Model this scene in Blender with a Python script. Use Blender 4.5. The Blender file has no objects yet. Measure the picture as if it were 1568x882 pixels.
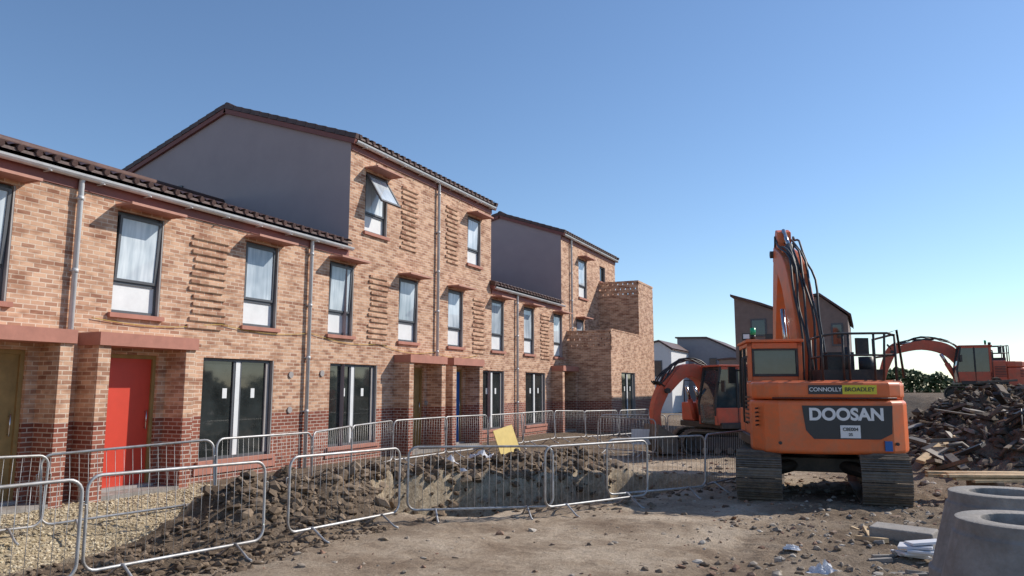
import bpy, bmesh, math, random
from mathutils import Vector, Matrix, noise
random.seed(7)
R=math.radians
scene=bpy.context.scene
scene.view_settings.view_transform='Standard'
scene.view_settings.look='None'
scene.view_settings.exposure=0

# ---------------------------------------------------------------- materials
def newmat(name):
    m=bpy.data.materials.new(name); m.use_nodes=True
    nt=m.node_tree; b=nt.nodes['Principled BSDF']
    return m,nt,b
def N(nt,t,**kw):
    n=nt.nodes.new(t)
    for k,v in kw.items():
        if k in n.inputs: n.inputs[k].default_value=v
        else: setattr(n,k,v)
    return n
def ramp(nt,pts):
    n=nt.nodes.new('ShaderNodeValToRGB')
    e=n.color_ramp.elements
    while len(e)<len(pts): e.new(0.5)
    for i,(p,c) in enumerate(pts):
        e[i].position=p; e[i].color=(c[0],c[1],c[2],1)
    return n
def mixc(nt,fac,a,b,mode='MIX'):
    n=nt.nodes.new('ShaderNodeMix'); n.data_type='RGBA'; n.blend_type=mode
    for sock,val in ((n.inputs[0],fac),(n.inputs[6],a),(n.inputs[7],b)):
        if hasattr(val,'is_linked') or hasattr(val,'links'): nt.links.new(val,sock)
        elif isinstance(val,(int,float)): sock.default_value=val
        else: sock.default_value=(val[0],val[1],val[2],1)
    return n.outputs[2]
def simple(name,col,rough=.7,metal=0,var=.25,scale=4,bump=0,bscale=30,spec=.5,dirt=None,dirtamt=.5):
    m,nt,b=newmat(name); L=nt.links
    tc=N(nt,'ShaderNodeTexCoord')
    nz=N(nt,'ShaderNodeTexNoise',Scale=scale,Detail=6,Roughness=.65)
    L.new(tc.outputs['Object'],nz.inputs['Vector'])
    lo=[c*(1-var) for c in col]; hi=[min(1,c*(1+var)) for c in col]
    r=ramp(nt,[(.3,lo),(.7,hi)]); L.new(nz.outputs['Fac'],r.inputs['Fac'])
    out=r.outputs['Color']
    if dirt:
        n2=N(nt,'ShaderNodeTexNoise',Scale=2.3,Detail=10,Roughness=.75)
        L.new(tc.outputs['Object'],n2.inputs['Vector'])
        r2=ramp(nt,[(.45,(0,0,0)),(.72,(dirtamt,)*3)]); L.new(n2.outputs['Fac'],r2.inputs['Fac'])
        out=mixc(nt,r2.outputs['Color'],out,dirt)
    L.new(out,b.inputs['Base Color'])
    b.inputs['Roughness'].default_value=rough; b.inputs['Metallic'].default_value=metal
    b.inputs['Specular IOR Level'].default_value=spec
    if bump:
        n3=N(nt,'ShaderNodeTexNoise',Scale=bscale,Detail=5)
        L.new(tc.outputs['Object'],n3.inputs['Vector'])
        bp=N(nt,'ShaderNodeBump',Strength=bump,Distance=.02)
        L.new(n3.outputs['Fac'],bp.inputs['Height']); L.new(bp.outputs['Normal'],b.inputs['Normal'])
    return m

def brickmat(name,split=1.2):
    m,nt,b=newmat(name); L=nt.links
    g=N(nt,'ShaderNodeNewGeometry')
    s=N(nt,'ShaderNodeSeparateXYZ'); L.new(g.outputs['Position'],s.inputs[0])
    ad=N(nt,'ShaderNodeMath',operation='ADD'); L.new(s.outputs[0],ad.inputs[0]); L.new(s.outputs[1],ad.inputs[1])
    cb=N(nt,'ShaderNodeCombineXYZ'); L.new(ad.outputs[0],cb.inputs[0]); L.new(s.outputs[2],cb.inputs[1])
    def bt(c1,c2,mo,bias):
        n=nt.nodes.new('ShaderNodeTexBrick')
        n.inputs['Scale'].default_value=1; n.inputs['Mortar Size'].default_value=.0085
        n.inputs['Mortar Smooth'].default_value=.1; n.inputs['Bias'].default_value=bias
        n.inputs['Brick Width'].default_value=.225; n.inputs['Row Height'].default_value=.075
        n.inputs['Color1'].default_value=(*c1,1); n.inputs['Color2'].default_value=(*c2,1); n.inputs['Mortar'].default_value=(*mo,1)
        L.new(cb.outputs[0],n.inputs['Vector']); return n
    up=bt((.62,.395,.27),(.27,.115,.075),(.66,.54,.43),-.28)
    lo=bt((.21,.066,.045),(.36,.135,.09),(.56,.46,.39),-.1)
    mp=N(nt,'ShaderNodeMapping'); mp.inputs['Scale'].default_value=(2.2,6.0,1)
    L.new(cb.outputs[0],mp.inputs[0])
    nz=N(nt,'ShaderNodeTexNoise',Scale=1.0,Detail=2,Roughness=.6); L.new(mp.outputs[0],nz.inputs['Vector'])
    r=ramp(nt,[(.46,(1.08,1.06,1.04)),(.64,(.72,.62,.58))]); L.new(nz.outputs['Fac'],r.inputs['Fac'])
    upc=mixc(nt,1.0,up.outputs['Color'],r.outputs['Color'],'MULTIPLY')
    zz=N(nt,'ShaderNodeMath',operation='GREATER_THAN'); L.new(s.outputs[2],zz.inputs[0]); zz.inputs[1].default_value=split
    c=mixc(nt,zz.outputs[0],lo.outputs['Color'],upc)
    n2=N(nt,'ShaderNodeTexNoise',Scale=.6,Detail=8,Roughness=.7); L.new(g.outputs['Position'],n2.inputs['Vector'])
    r2=ramp(nt,[(.3,(.86,.85,.84)),(.7,(1.08,1.08,1.08))]); L.new(n2.outputs['Fac'],r2.inputs['Fac'])
    c=mixc(nt,1.0,c,r2.outputs['Color'],'MULTIPLY')
    L.new(c,b.inputs['Base Color']); b.inputs['Roughness'].default_value=.9; b.inputs['Specular IOR Level'].default_value=.2
    n3=N(nt,'ShaderNodeTexNoise',Scale=60,Detail=3); L.new(g.outputs['Position'],n3.inputs['Vector'])
    h=N(nt,'ShaderNodeMath',operation='MULTIPLY_ADD'); L.new(up.outputs['Fac'],h.inputs[0]); h.inputs[1].default_value=-1
    h2=N(nt,'ShaderNodeMath',operation='MULTIPLY'); L.new(n3.outputs['Fac'],h2.inputs[0]); h2.inputs[1].default_value=.5
    L.new(h2.outputs[0],h.inputs[2])
    bp=N(nt,'ShaderNodeBump',Strength=.7,Distance=.008); L.new(h.outputs[0],bp.inputs['Height']); L.new(bp.outputs['Normal'],b.inputs['Normal'])
    return m

M={}
M['brick']=brickmat('brick_masonry')
M['render']=simple('grey_render',(.40,.325,.325),.9,var=.05,scale=1.2,bump=.15,bscale=90)
M['precast']=simple('terracotta_precast',(.42,.18,.13),.8,var=.15,scale=3,bump=.1)
M['canopy']=simple('canopy_terracotta',(.46,.22,.16),.7,var=.12,scale=6)
M['fascia']=simple('fascia_red_brown',(.22,.07,.055),.6,var=.1)
M['tile']=simple('roof_tile_brown',(.095,.048,.04),.55,var=.35,scale=3,bump=.2)
M['gutter']=simple('galvanised_gutter',(.56,.57,.58),.45,.1,var=.12,scale=5)
M['frame']=simple('window_frame_grey',(.085,.09,.1),.45,var=.1)
M['framelt']=simple('window_reveal_grey',(.34,.31,.295),.6,var=.1)
M['whitepanel']=simple('white_board',(.72,.73,.73),.6,var=.08,scale=3)
M['glass']=simple('dark_window_glass',(.025,.03,.03),.04,var=.6,scale=1.5,spec=.8)
M['red']=simple('red_door_paint',(.60,.055,.028),.45,var=.05)
M['blue']=simple('blue_door_paint',(.02,.13,.42),.45,var=.06)
M['wood']=simple('plywood_ochre',(.30,.19,.07),.75,var=.2)
M['steel']=simple('galvanised_steel',(.46,.46,.46),.5,.45,var=.22,scale=7,dirt=(.2,.15,.1),dirtamt=.7)
M['orange']=simple('orange_machine_paint',(.78,.165,.045),.42,var=.1,scale=2,dirt=(.40,.20,.11),dirtamt=.7)
M['orange2']=simple('orange_red_paint',(.66,.12,.06),.5,var=.1,scale=3,dirt=(.3,.15,.09),dirtamt=.7)
M['black']=simple('black_machine_parts',(.026,.026,.028),.5,var=.3,dirt=(.13,.10,.075),dirtamt=.6)
M['char']=simple('charcoal_decal',(.038,.04,.045),.4,var=.1)
M['track']=simple('worn_track_steel',(.14,.12,.10),.6,.2,var=.35,scale=12,dirt=(.28,.21,.15),dirtamt=.95)
M['chrome']=simple('hydraulic_rod',(.6,.6,.6),.2,1,var=.05)
M['white']=simple('white_lettering',(.8,.8,.8),.5,var=.03)
M['yellow']=simple('yellow_lettering',(.70,.62,.05),.5,var=.04)
M['blueglass']=simple('cab_glass',(.03,.05,.06),.05,var=.3,spec=.9)
M['concrete']=simple('precast_concrete',(.30,.275,.25),.85,var=.25,scale=5,bump=.35,bscale=40,dirt=(.14,.11,.085),dirtamt=.7)
M['timber']=simple('sawn_timber',(.56,.40,.23),.8,var=.3,scale=8)
M['darkwood']=simple('weathered_timber',(.17,.125,.09),.85,var=.4,scale=6)
M['plastic']=simple('white_plastic',(.70,.70,.72),.5,var=.1)
M['yellowsheet']=simple('yellow_sheet',(.75,.55,.16),.6,var=.1)
M['green']=simple('green_beacon',(.02,.45,.2),.3,var=.05)
M['farbrick']=simple('distant_brick',(.24,.18,.155),.9,var=.15,scale=3)
M['palerender']=simple('pale_render',(.66,.66,.66),.9,var=.05)
M['slate']=simple('slate_cladding',(.30,.28,.29),.85,var=.08)
M['yellowcable']=simple('yellow_cable',(.5,.34,.06),.6,var=.05)

m,nt,b=newmat('blind_behind_glass'); L=nt.links
g=N(nt,'ShaderNodeNewGeometry'); mp=N(nt,'ShaderNodeMapping'); mp.inputs['Scale'].default_value=(1,9,1.2); L.new(g.outputs['Position'],mp.inputs[0])
nz=N(nt,'ShaderNodeTexNoise',Scale=1.2,Detail=3); L.new(mp.outputs[0],nz.inputs['Vector'])
n2=N(nt,'ShaderNodeTexNoise',Scale=.9,Detail=2); L.new(g.outputs['Position'],n2.inputs['Vector'])
r=ramp(nt,[(.3,(.46,.53,.59)),(.65,(.72,.78,.82))]); L.new(nz.outputs['Fac'],r.inputs['Fac'])
r2=ramp(nt,[(.35,(.5,.54,.58)),(.6,(1,1,1))]); L.new(n2.outputs['Fac'],r2.inputs['Fac'])
L.new(mixc(nt,1.0,r.outputs['Color'],r2.outputs['Color'],'MULTIPLY'),b.inputs['Base Color'])
b.inputs['Roughness'].default_value=.45; b.inputs['Coat Weight'].default_value=1; b.inputs['Coat Roughness'].default_value=.02
M['curtain']=m
m,nt,b=newmat('hedge_leaves'); g=N(nt,'ShaderNodeNewGeometry')
r=ramp(nt,[(0,(.03,.05,.015)),(1,(.10,.13,.04))]); nt.links.new(g.outputs['Random Per Island'],r.inputs['Fac']); nt.links.new(r.outputs['Color'],b.inputs['Base Color']); b.inputs['Roughness'].default_value=.8
M['leaf']=m
def stonemat(name,cols,rough=.9):
    m,nt,b=newmat(name); g=N(nt,'ShaderNodeNewGeometry')
    r=ramp(nt,[(i/(len(cols)-1),c) for i,c in enumerate(cols)])
    nt.links.new(g.outputs['Random Per Island'],r.inputs['Fac'])
    nz=N(nt,'ShaderNodeTexNoise',Scale=25,Detail=5); nt.links.new(g.outputs['Position'],nz.inputs['Vector'])
    r2=ramp(nt,[(.3,(.7,.7,.7)),(.7,(1.15,1.15,1.15))]); nt.links.new(nz.outputs['Fac'],r2.inputs['Fac'])
    c=mixc(nt,1.0,r.outputs['Color'],r2.outputs['Color'],'MULTIPLY')
    nt.links.new(c,b.inputs['Base Color']); b.inputs['Roughness'].default_value=rough; b.inputs['Specular IOR Level'].default_value=.2
    return m
M['clod']=stonemat('soil_clods',[(.09,.062,.042),(.165,.118,.08),(.27,.2,.14),(.12,.085,.057)])
M['gravelstone']=stonemat('gravel_stones',[(.54,.44,.29),(.42,.33,.2),(.66,.57,.41),(.48,.39,.27)])
M['rubble']=stonemat('rubble_stones',[(.20,.15,.11),(.33,.265,.2),(.46,.40,.33),(.24,.18,.13),(.33,.19,.13),(.29,.235,.18),(.54,.49,.43)])
M['heapstone']=stonemat('heap_debris',[(.075,.057,.043),(.13,.10,.078),(.2,.16,.125),(.09,.068,.052),(.15,.09,.065)])

m,nt,b=newmat('site_ground'); L=nt.links
g=N(nt,'ShaderNodeNewGeometry'); va=N(nt,'ShaderNodeVertexColor'); va.layer_name='mask'
sp=N(nt,'ShaderNodeSeparateColor'); L.new(va.outputs['Color'],sp.inputs[0])
n1=N(nt,'ShaderNodeTexNoise',Scale=.75,Detail=10,Roughness=.72); L.new(g.outputs['Position'],n1.inputs['Vector'])
r1=ramp(nt,[(.34,(.25,.18,.125)),(.47,(.40,.31,.225)),(.60,(.56,.455,.345))]); L.new(n1.outputs['Fac'],r1.inputs['Fac'])
n2=N(nt,'ShaderNodeTexNoise',Scale=7,Detail=9,Roughness=.75); L.new(g.outputs['Position'],n2.inputs['Vector'])
r2=ramp(nt,[(.3,(.075,.052,.036)),(.55,(.165,.12,.083)),(.78,(.32,.245,.175))]); L.new(n2.outputs['Fac'],r2.inputs['Fac'])
c=mixc(nt,sp.outputs[0],r1.outputs['Color'],r2.outputs['Color'])
r5=ramp(nt,[(.35,(.32,.24,.16)),(.6,(.62,.52,.38))]); L.new(n2.outputs['Fac'],r5.inputs['Fac'])
c=mixc(nt,sp.outputs[2],c,r5.outputs['Color'])
vo=N(nt,'ShaderNodeTexVoronoi',Scale=28); L.new(g.outputs['Position'],vo.inputs['Vector'])
r3=ramp(nt,[(0,(.40,.32,.2)),(.5,(.64,.53,.36)),(1,(.36,.28,.18))]); sc=N(nt,'ShaderNodeSeparateColor'); L.new(vo.outputs['Color'],sc.inputs[0]); L.new(sc.outputs[0],r3.inputs['Fac'])
c=mixc(nt,sp.outputs[1],c,r3.outputs['Color'])
n4=N(nt,'ShaderNodeTexNoise',Scale=26,Detail=8,Roughness=.85); L.new(g.outputs['Position'],n4.inputs['Vector'])
r4=ramp(nt,[(.34,(.6,.59,.58)),(.66,(1.25,1.25,1.25))]); L.new(n4.outputs['Fac'],r4.inputs['Fac'])
c=mixc(nt,1.0,c,r4.outputs['Color'],'MULTIPLY')
L.new(c,b.inputs['Base Color']); b.inputs['Roughness'].default_value=.95; b.inputs['Specular IOR Level'].default_value=.15
bp=N(nt,'ShaderNodeBump',Strength=.8,Distance=.03); L.new(n4.outputs['Fac'],bp.inputs['Height'])
bp2=N(nt,'ShaderNodeBump',Strength=.6,Distance=.08); L.new(n2.outputs['Fac'],bp2.inputs['Height']); L.new(bp.outputs['Normal'],bp2.inputs['Normal'])
L.new(bp2.outputs['Normal'],b.inputs['Normal'])
M['ground']=m

# ---------------------------------------------------------------- mesh builder
class MB:
    def __init__(s): s.v=[];s.f=[];s.m=[];s.sm=[];s.mats=[]
    def mi(s,k):
        if k not in s.mats: s.mats.append(k)
        return s.mats.index(k)
    def quad(s,pts,k,smooth=False):
        o=len(s.v); s.v+= [tuple(p) for p in pts]; s.f.append(tuple(range(o,o+len(pts)))); s.m.append(s.mi(k)); s.sm.append(smooth)
    def box(s,x0,x1,y0,y1,z0,z1,k,mat=None):
        o=len(s.v); P=[(x,y,z) for z in (z0,z1) for y in (y0,y1) for x in (x0,x1)]
        if mat is not None: P=[tuple(mat@Vector(p)) for p in P]
        s.v+=P
        for f in ((0,2,3,1),(4,5,7,6),(0,1,5,4),(2,6,7,3),(0,4,6,2),(1,3,7,5)):
            s.f.append(tuple(o+i for i in f)); s.m.append(s.mi(k)); s.sm.append(False)
    def obox(s,c,size,k,rot=(0,0,0)):
        from mathutils import Euler
        mt=Matrix.Translation(c)@Euler(rot).to_matrix().to_4x4()
        a,b_,c_=size[0]/2,size[1]/2,size[2]/2
        s.box(-a,a,-b_,b_,-c_,c_,k,mt)
    def tube(s,path,r,k,n=8,closed=False):
        path=[Vector(p) for p in path]; o=len(s.v); cnt=len(path)
        rs=r if isinstance(r,(list,tuple)) else [r]*cnt
        ref=None
        for i,p in enumerate(path):
            a=path[i-1] if (i>0 or closed) else path[i]
            c=path[(i+1)%cnt] if (i<cnt-1 or closed) else path[i]
            t=(c-a).normalized()
            if ref is None:
                ref=Vector((0,0,1)) if abs(t.z)<.9 else Vector((1,0,0))
                ref=(ref-t*ref.dot(t)).normalized()
            else:
                ref=(ref-t*ref.dot(t)); ref=ref.normalized() if ref.length>1e-5 else t.orthogonal().normalized()
            bi=t.cross(ref)
            for j in range(n):
                an=2*math.pi*j/n
                s.v.append(tuple(p+ref*math.cos(an)*rs[i]+bi*math.sin(an)*rs[i]))
        mi=s.mi(k)
        for i in range(cnt if closed else cnt-1):
            i2=(i+1)%cnt
            for j in range(n):
                j2=(j+1)%n
                s.f.append((o+i*n+j,o+i*n+j2,o+i2*n+j2,o+i2*n+j)); s.m.append(mi); s.sm.append(True)
        if not closed:
            s.f.append(tuple(o+j for j in range(n-1,-1,-1))); s.m.append(mi); s.sm.append(False)
            s.f.append(tuple(o+(cnt-1)*n+j for j in range(n))); s.m.append(mi); s.sm.append(False)
    def extr(s,poly,a0,a1,k,axis='x'):
        def P(p,a):
            if axis=='x': return (a,p[0],p[1])
            if axis=='z': return (p[0],p[1],a)
            return (p[0],a,p[1])
        o=len(s.v); n=len(poly); s.v+=[P(p,a0) for p in poly]+[P(p,a1) for p in poly]; mi=s.mi(k)
        s.f.append(tuple(range(o,o+n))); s.f.append(tuple(range(o+2*n-1,o+n-1,-1))); s.m+=[mi,mi]; s.sm+=[False]*2
        for i in range(n):
            j=(i+1)%n; s.f.append((o+i,o+n+i,o+n+j,o+j)); s.m.append(mi); s.sm.append(False)
    def obj(s,name,parent=None,bevel=0,seg=2,recalc=True):
        me=bpy.data.meshes.new(name); me.from_pydata(s.v,[],s.f)
        for k in s.mats: me.materials.append(M[k])
        me.polygons.foreach_set('material_index',s.m); me.polygons.foreach_set('use_smooth',s.sm)
        if recalc:
            bm=bmesh.new(); bm.from_mesh(me); bmesh.ops.recalc_face_normals(bm,faces=bm.faces); bm.to_mesh(me); bm.free()
        me.update()
        ob=bpy.data.objects.new(name,me); scene.collection.objects.link(ob)
        if parent: ob.parent=parent
        if bevel:
            md=ob.modifiers.new('bevel','BEVEL'); md.width=bevel; md.segments=seg; md.limit_method='ANGLE'; md.angle_limit=R(35)
        return ob
def empty(name,loc=(0,0,0),rz=0,sc=1):
    e=bpy.data.objects.new(name,None); scene.collection.objects.link(e)
    e.location=loc; e.rotation_euler=(0,0,rz); e.scale=(sc,)*3; return e

# ---------------------------------------------------------------- terrain
def ss(a,b,x):
    t=max(0,min(1,(x-a)/(b-a))); return t*t*(3-2*t)
def dpoly(x,y,pl):
    best=9e9
    for (ax,ay),(bx,by) in zip(pl,pl[1:]):
        dx,dy=bx-ax,by-ay; t=max(0,min(1,((x-ax)*dx+(y-ay)*dy)/(dx*dx+dy*dy)))
        best=min(best,math.hypot(x-ax-dx*t,y-ay-dy*t))
    return best
MOUND=[(-8.5,8.5),(-8.1,10.2),(-8.1,12.3),(-7.4,14.8),(-6.2,17.6)]
TR=[(-6.7,11.6),(-6.1,12.8),(-5.2,14.6),(-4.1,16.8)]
HEAPS=[(3.4,21.5,2.2,.95),(6.2,20.5,2.6,1.1),(9,24,4,1.5),(2.2,25,1.9,.95),(5.5,27,3,1.35),(3.2,29.5,2.4,1.2)]
def gmask(x,y):
    md=dpoly(x,y,MOUND) if (-13<x<-2 and 4<y<24) else 99
    td=dpoly(x,y,TR) if (-10<x<0 and 8<y<22) else 99
    td+=.22*noise.noise(Vector((x*1.6,y*1.6,1))) if td<3 else 0
    mo=math.exp(-(md/.85)**2); tr=1-ss(1.05,1.27,td)
    hp=sum(math.exp(-((x-a)**2+(y-b_)**2)/(r_*r_)) for a,b_,r_,h in HEAPS)
    face=ss(.8,1.0,td)*(1-ss(1.25,1.4,td))
    return mo,tr,min(1,hp),face
def gh(x,y,fine=True):
    mo,tr,hp,_f=gmask(x,y)
    z=-.25+.15*ss(-8.5,-11.2,x)
    z-=.22*math.exp(-((x+9.7)/.9)**2)*(1-ss(9,12,y))
    n=noise.fractal(Vector((x*.55,y*.55,0)),1.0,2.0,3)
    z+=.05*n*ss(-12,-10,x)
    n2=noise.fractal(Vector((x*2.1,y*2.1,3)),1.0,2.0,4) if mo+tr+hp>.02 else 0
    z+=mo*(.58-.12*ss(11,13,y)+.25*n2)*(1-tr)
    z-=tr*(1.15+.15*n2)
    for a,b_,r_,h in HEAPS:
        z+=h*math.exp(-((x-a)**2+(y-b_)**2)/(r_*r_))*(1+.45*n2)
    pk=ss(29,35,y)*ss(.5,4,x)
    z+=pk*(1.35+.14*noise.fractal(Vector((x*.9,y*.9,7)),1,2,3)*(1 if y<80 else 0))
    if fine and -13<x<12 and y<40:
        rough=.02+.09*min(1,mo+tr*.6+hp)
        if -9<x<-6.6 and y<9: rough=max(rough,.07)
        if x>-2.5 and y<18: rough=max(rough,.02+.035*ss(-2.5,0,x))
        if x<-8.9: rough=min(rough,.02)
        z+=rough*noise.fractal(Vector((x*6,y*6,9)),.8,2.0,4)
        for cx in (-2.0,.15):
            dd=abs(x-cx-.06*y)
            if dd<.42 and y<13.5: z+=(-.02+.014*math.sin(y*33))*(1-ss(.33,.42,dd))
    return z
def coords(lo,fa,fb,hi,step):
    c=[]; v=fa
    while v<=fb: c.append(v); v+=step
    s=step; v=fb
    while v<hi: s*=1.22; v+=s; c.append(min(v,hi))
    s=step; v=fa; pre=[]
    while v>lo: s*=1.22; v-=s; pre.append(max(v,lo))
    return sorted(set(pre+c))
xs=coords(-1800,-12.4,4.5,1800,.07)
ys=coords(-300,3.6,18,18.01,.065)
v=18.0; s_=.08
while v<44: ys.append(v+s_); v+=s_; s_=min(.25,s_*1.05)
s_=.25
while v<2500: s_*=1.22; v+=s_; ys.append(v)
ys=sorted(set(ys))
nx=len(xs)
verts=[];cols=[]
for y in ys:
    for x in xs:
        verts.append((x,y,gh(x,y))); fc=0
        if -13<x<13 and 2<y<45:
            mo,tr,hp,fc=gmask(x,y)
            dark=min(1,mo*1.3+tr*.8+hp*1.2)
            if x<-6.5: dark=max(dark,.85*ss(-6.5,-7.0,x))
            pa=.5+noise.noise(Vector((x*.8,y*.8,31)))
            dark=max(dark,.45*ss(19,23,y), .65*ss(-2.4,0,x), .5*pa*ss(-5,-6.4,x), ss(26,30,y)*ss(.5,2,x))
            wob=noise.noise(Vector((x*1.3,y*1.3,5)))*.5
            gr=ss(-8.75,-9.15,x+wob*.7)*(1-ss(10.3,11.3,y+wob))
            dark*= (1-gr)
        else: dark,gr=(1 if x>0 and y>20 else .6),0
        cols.append((dark,gr,fc*.85,1))
faces=[(j*nx+i,j*nx+i+1,(j+1)*nx+i+1,(j+1)*nx+i) for j in range(len(ys)-1) for i in range(nx-1)]
me=bpy.data.meshes.new('ground'); me.from_pydata(verts,[],faces); me.materials.append(M['ground'])
at=me.color_attributes.new('mask','FLOAT_COLOR','POINT')
at.data.foreach_set('color',[c for t in cols for c in t])
me.polygons.foreach_set('use_smooth',[True]*len(faces))
gob=bpy.data.objects.new('ground',me); scene.collection.objects.link(gob)

_t=(1+5**.5)/2
ICO=[Vector(p).normalized() for p in [(-1,_t,0),(1,_t,0),(-1,-_t,0),(1,-_t,0),(0,-1,_t),(0,1,_t),(0,-1,-_t),(0,1,-_t),(_t,0,-1),(_t,0,1),(-_t,0,-1),(-_t,0,1)]]
ICF=[(0,11,5),(0,5,1),(0,1,7),(0,7,10),(0,10,11),(1,5,9),(5,11,4),(11,10,2),(10,7,6),(7,1,8),(3,9,4),(3,4,2),(3,2,6),(3,6,8),(3,8,9),(4,9,5),(2,4,11),(6,2,10),(8,6,7),(9,8,1)]
def stones(name,mat,plist):
    v=[];f=[]
    for (x,y,z,s) in plist:
        o=len(v); sx,sy,sz=s*random.uniform(.6,1.5),s*random.uniform(.7,1.4),s*random.uniform(.35,.85)
        rm=Matrix.Rotation(random.uniform(0,6.28),3,'Z')@Matrix.Rotation(random.uniform(-.6,.6),3,'X')
        for q in ICO:
            k=random.uniform(.65,1.3); w=rm@Vector((q.x*sx*k,q.y*sy*k,q.z*sz*k)); v.append((x+w.x,y+w.y,z+w.z))
        f+=[tuple(o+i for i in t) for t in ICF]
    me=bpy.data.meshes.new(name); me.from_pydata(v,[],f); me.materials.append(M[mat])
    ob=bpy.data.objects.new(name,me); scene.collection.objects.link(ob); return ob
pl=[]
for _ in range(4200):
    a,b_=random.choice(list(zip(MOUND,MOUND[1:]))); t=random.random()
    x=a[0]+(b_[0]-a[0])*t+random.gauss(0,.6); y=a[1]+(b_[1]-a[1])*t+random.gauss(0,.3)
    pl.append((x,y,gh(x,y),random.choice([.02,.03,.03,.05,.08,.11])*random.uniform(.6,1.3)))
for _ in range(2600):
    x=random.uniform(-8.6,-6.3); y=random.uniform(3.5,9.5)
    pl.append((x,y,gh(x,y),random.uniform(.012,.06)))
for _ in range(1200):
    a,b_=random.choice(list(zip(TR,TR[1:]))); t=random.random()
    x=a[0]+(b_[0]-a[0])*t+random.gauss(0,1.0); y=a[1]+(b_[1]-a[1])*t+random.gauss(0,.5)
    pl.append((x,y,gh(x,y),random.uniform(.02,.08)))
stones('soil_clods','clod',pl)
pl=[]
for _ in range(16000):
    x=random.uniform(-6.5,5); y=3.5+14*random.random()**1.2
    w=.14+.86*ss(-3.2,-.6,x)
    cl=noise.noise(Vector((x*.9,y*.9,12)))
    if random.random()>w*(.6+1.2*cl): continue
    pl.append((x,y,gh(x,y)+.002,random.choice([.01,.011,.013,.016,.02,.025,.035,.05])*random.uniform(.7,1.3)))
for _ in range(1500):
    x=random.uniform(-6,8); y=random.uniform(16,34)
    pl.append((x,y,gh(x,y),random.uniform(.03,.08)))
stones('rubble_stones','rubble',pl)
pl=[]
for _ in range(7000):
    a,b_,r_,h=random.choice(HEAPS); an=random.uniform(0,6.28); rr=r_*random.random()**.6*1.25
    x=a+math.cos(an)*rr; y=b_+math.sin(an)*rr
    pl.append((x,y,gh(x,y),random.choice([.03,.04,.05,.07,.09,.14])*random.uniform(.7,1.3)))
stones('debris_heap','heapstone',pl)
pl=[]
for _ in range(7500):
    x=random.uniform(-12,-9.0); y=random.uniform(4.5,11)
    pl.append((x,y,gh(x,y)+.003,random.uniform(.012,.03)))
stones('gravel','gravelstone',pl)

# ---------------------------------------------------------------- houses
FX=-12.05
def facade(mb,y0,y1,z0,z1,ops,x=FX,depth=.11):
    ops=[o for o in ops if y0<(o[0]+o[1])/2<y1 and z0<(o[2]+o[3])/2<z1]
    Y=sorted(set([y0,y1]+[o[0] for o in ops]+[o[1] for o in ops])); Z=sorted(set([z0,z1]+[o[2] for o in ops]+[o[3] for o in ops]))
    for a,b_ in zip(Y,Y[1:]):
        for c,d in zip(Z,Z[1:]):
            cy,cz=(a+b_)/2,(c+d)/2
            if any(o[0]<cy<o[1] and o[2]<cz<o[3] for o in ops): continue
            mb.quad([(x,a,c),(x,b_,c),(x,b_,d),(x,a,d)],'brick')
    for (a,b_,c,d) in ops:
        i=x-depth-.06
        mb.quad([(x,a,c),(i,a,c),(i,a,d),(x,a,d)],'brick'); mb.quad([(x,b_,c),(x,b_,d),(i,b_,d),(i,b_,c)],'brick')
        mb.quad([(x,a,d),(i,a,d),(i,b_,d),(x,b_,d)],'precast'); mb.quad([(x,a,c),(x,b_,c),(i,b_,c),(i,a,c)],'precast')
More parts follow.
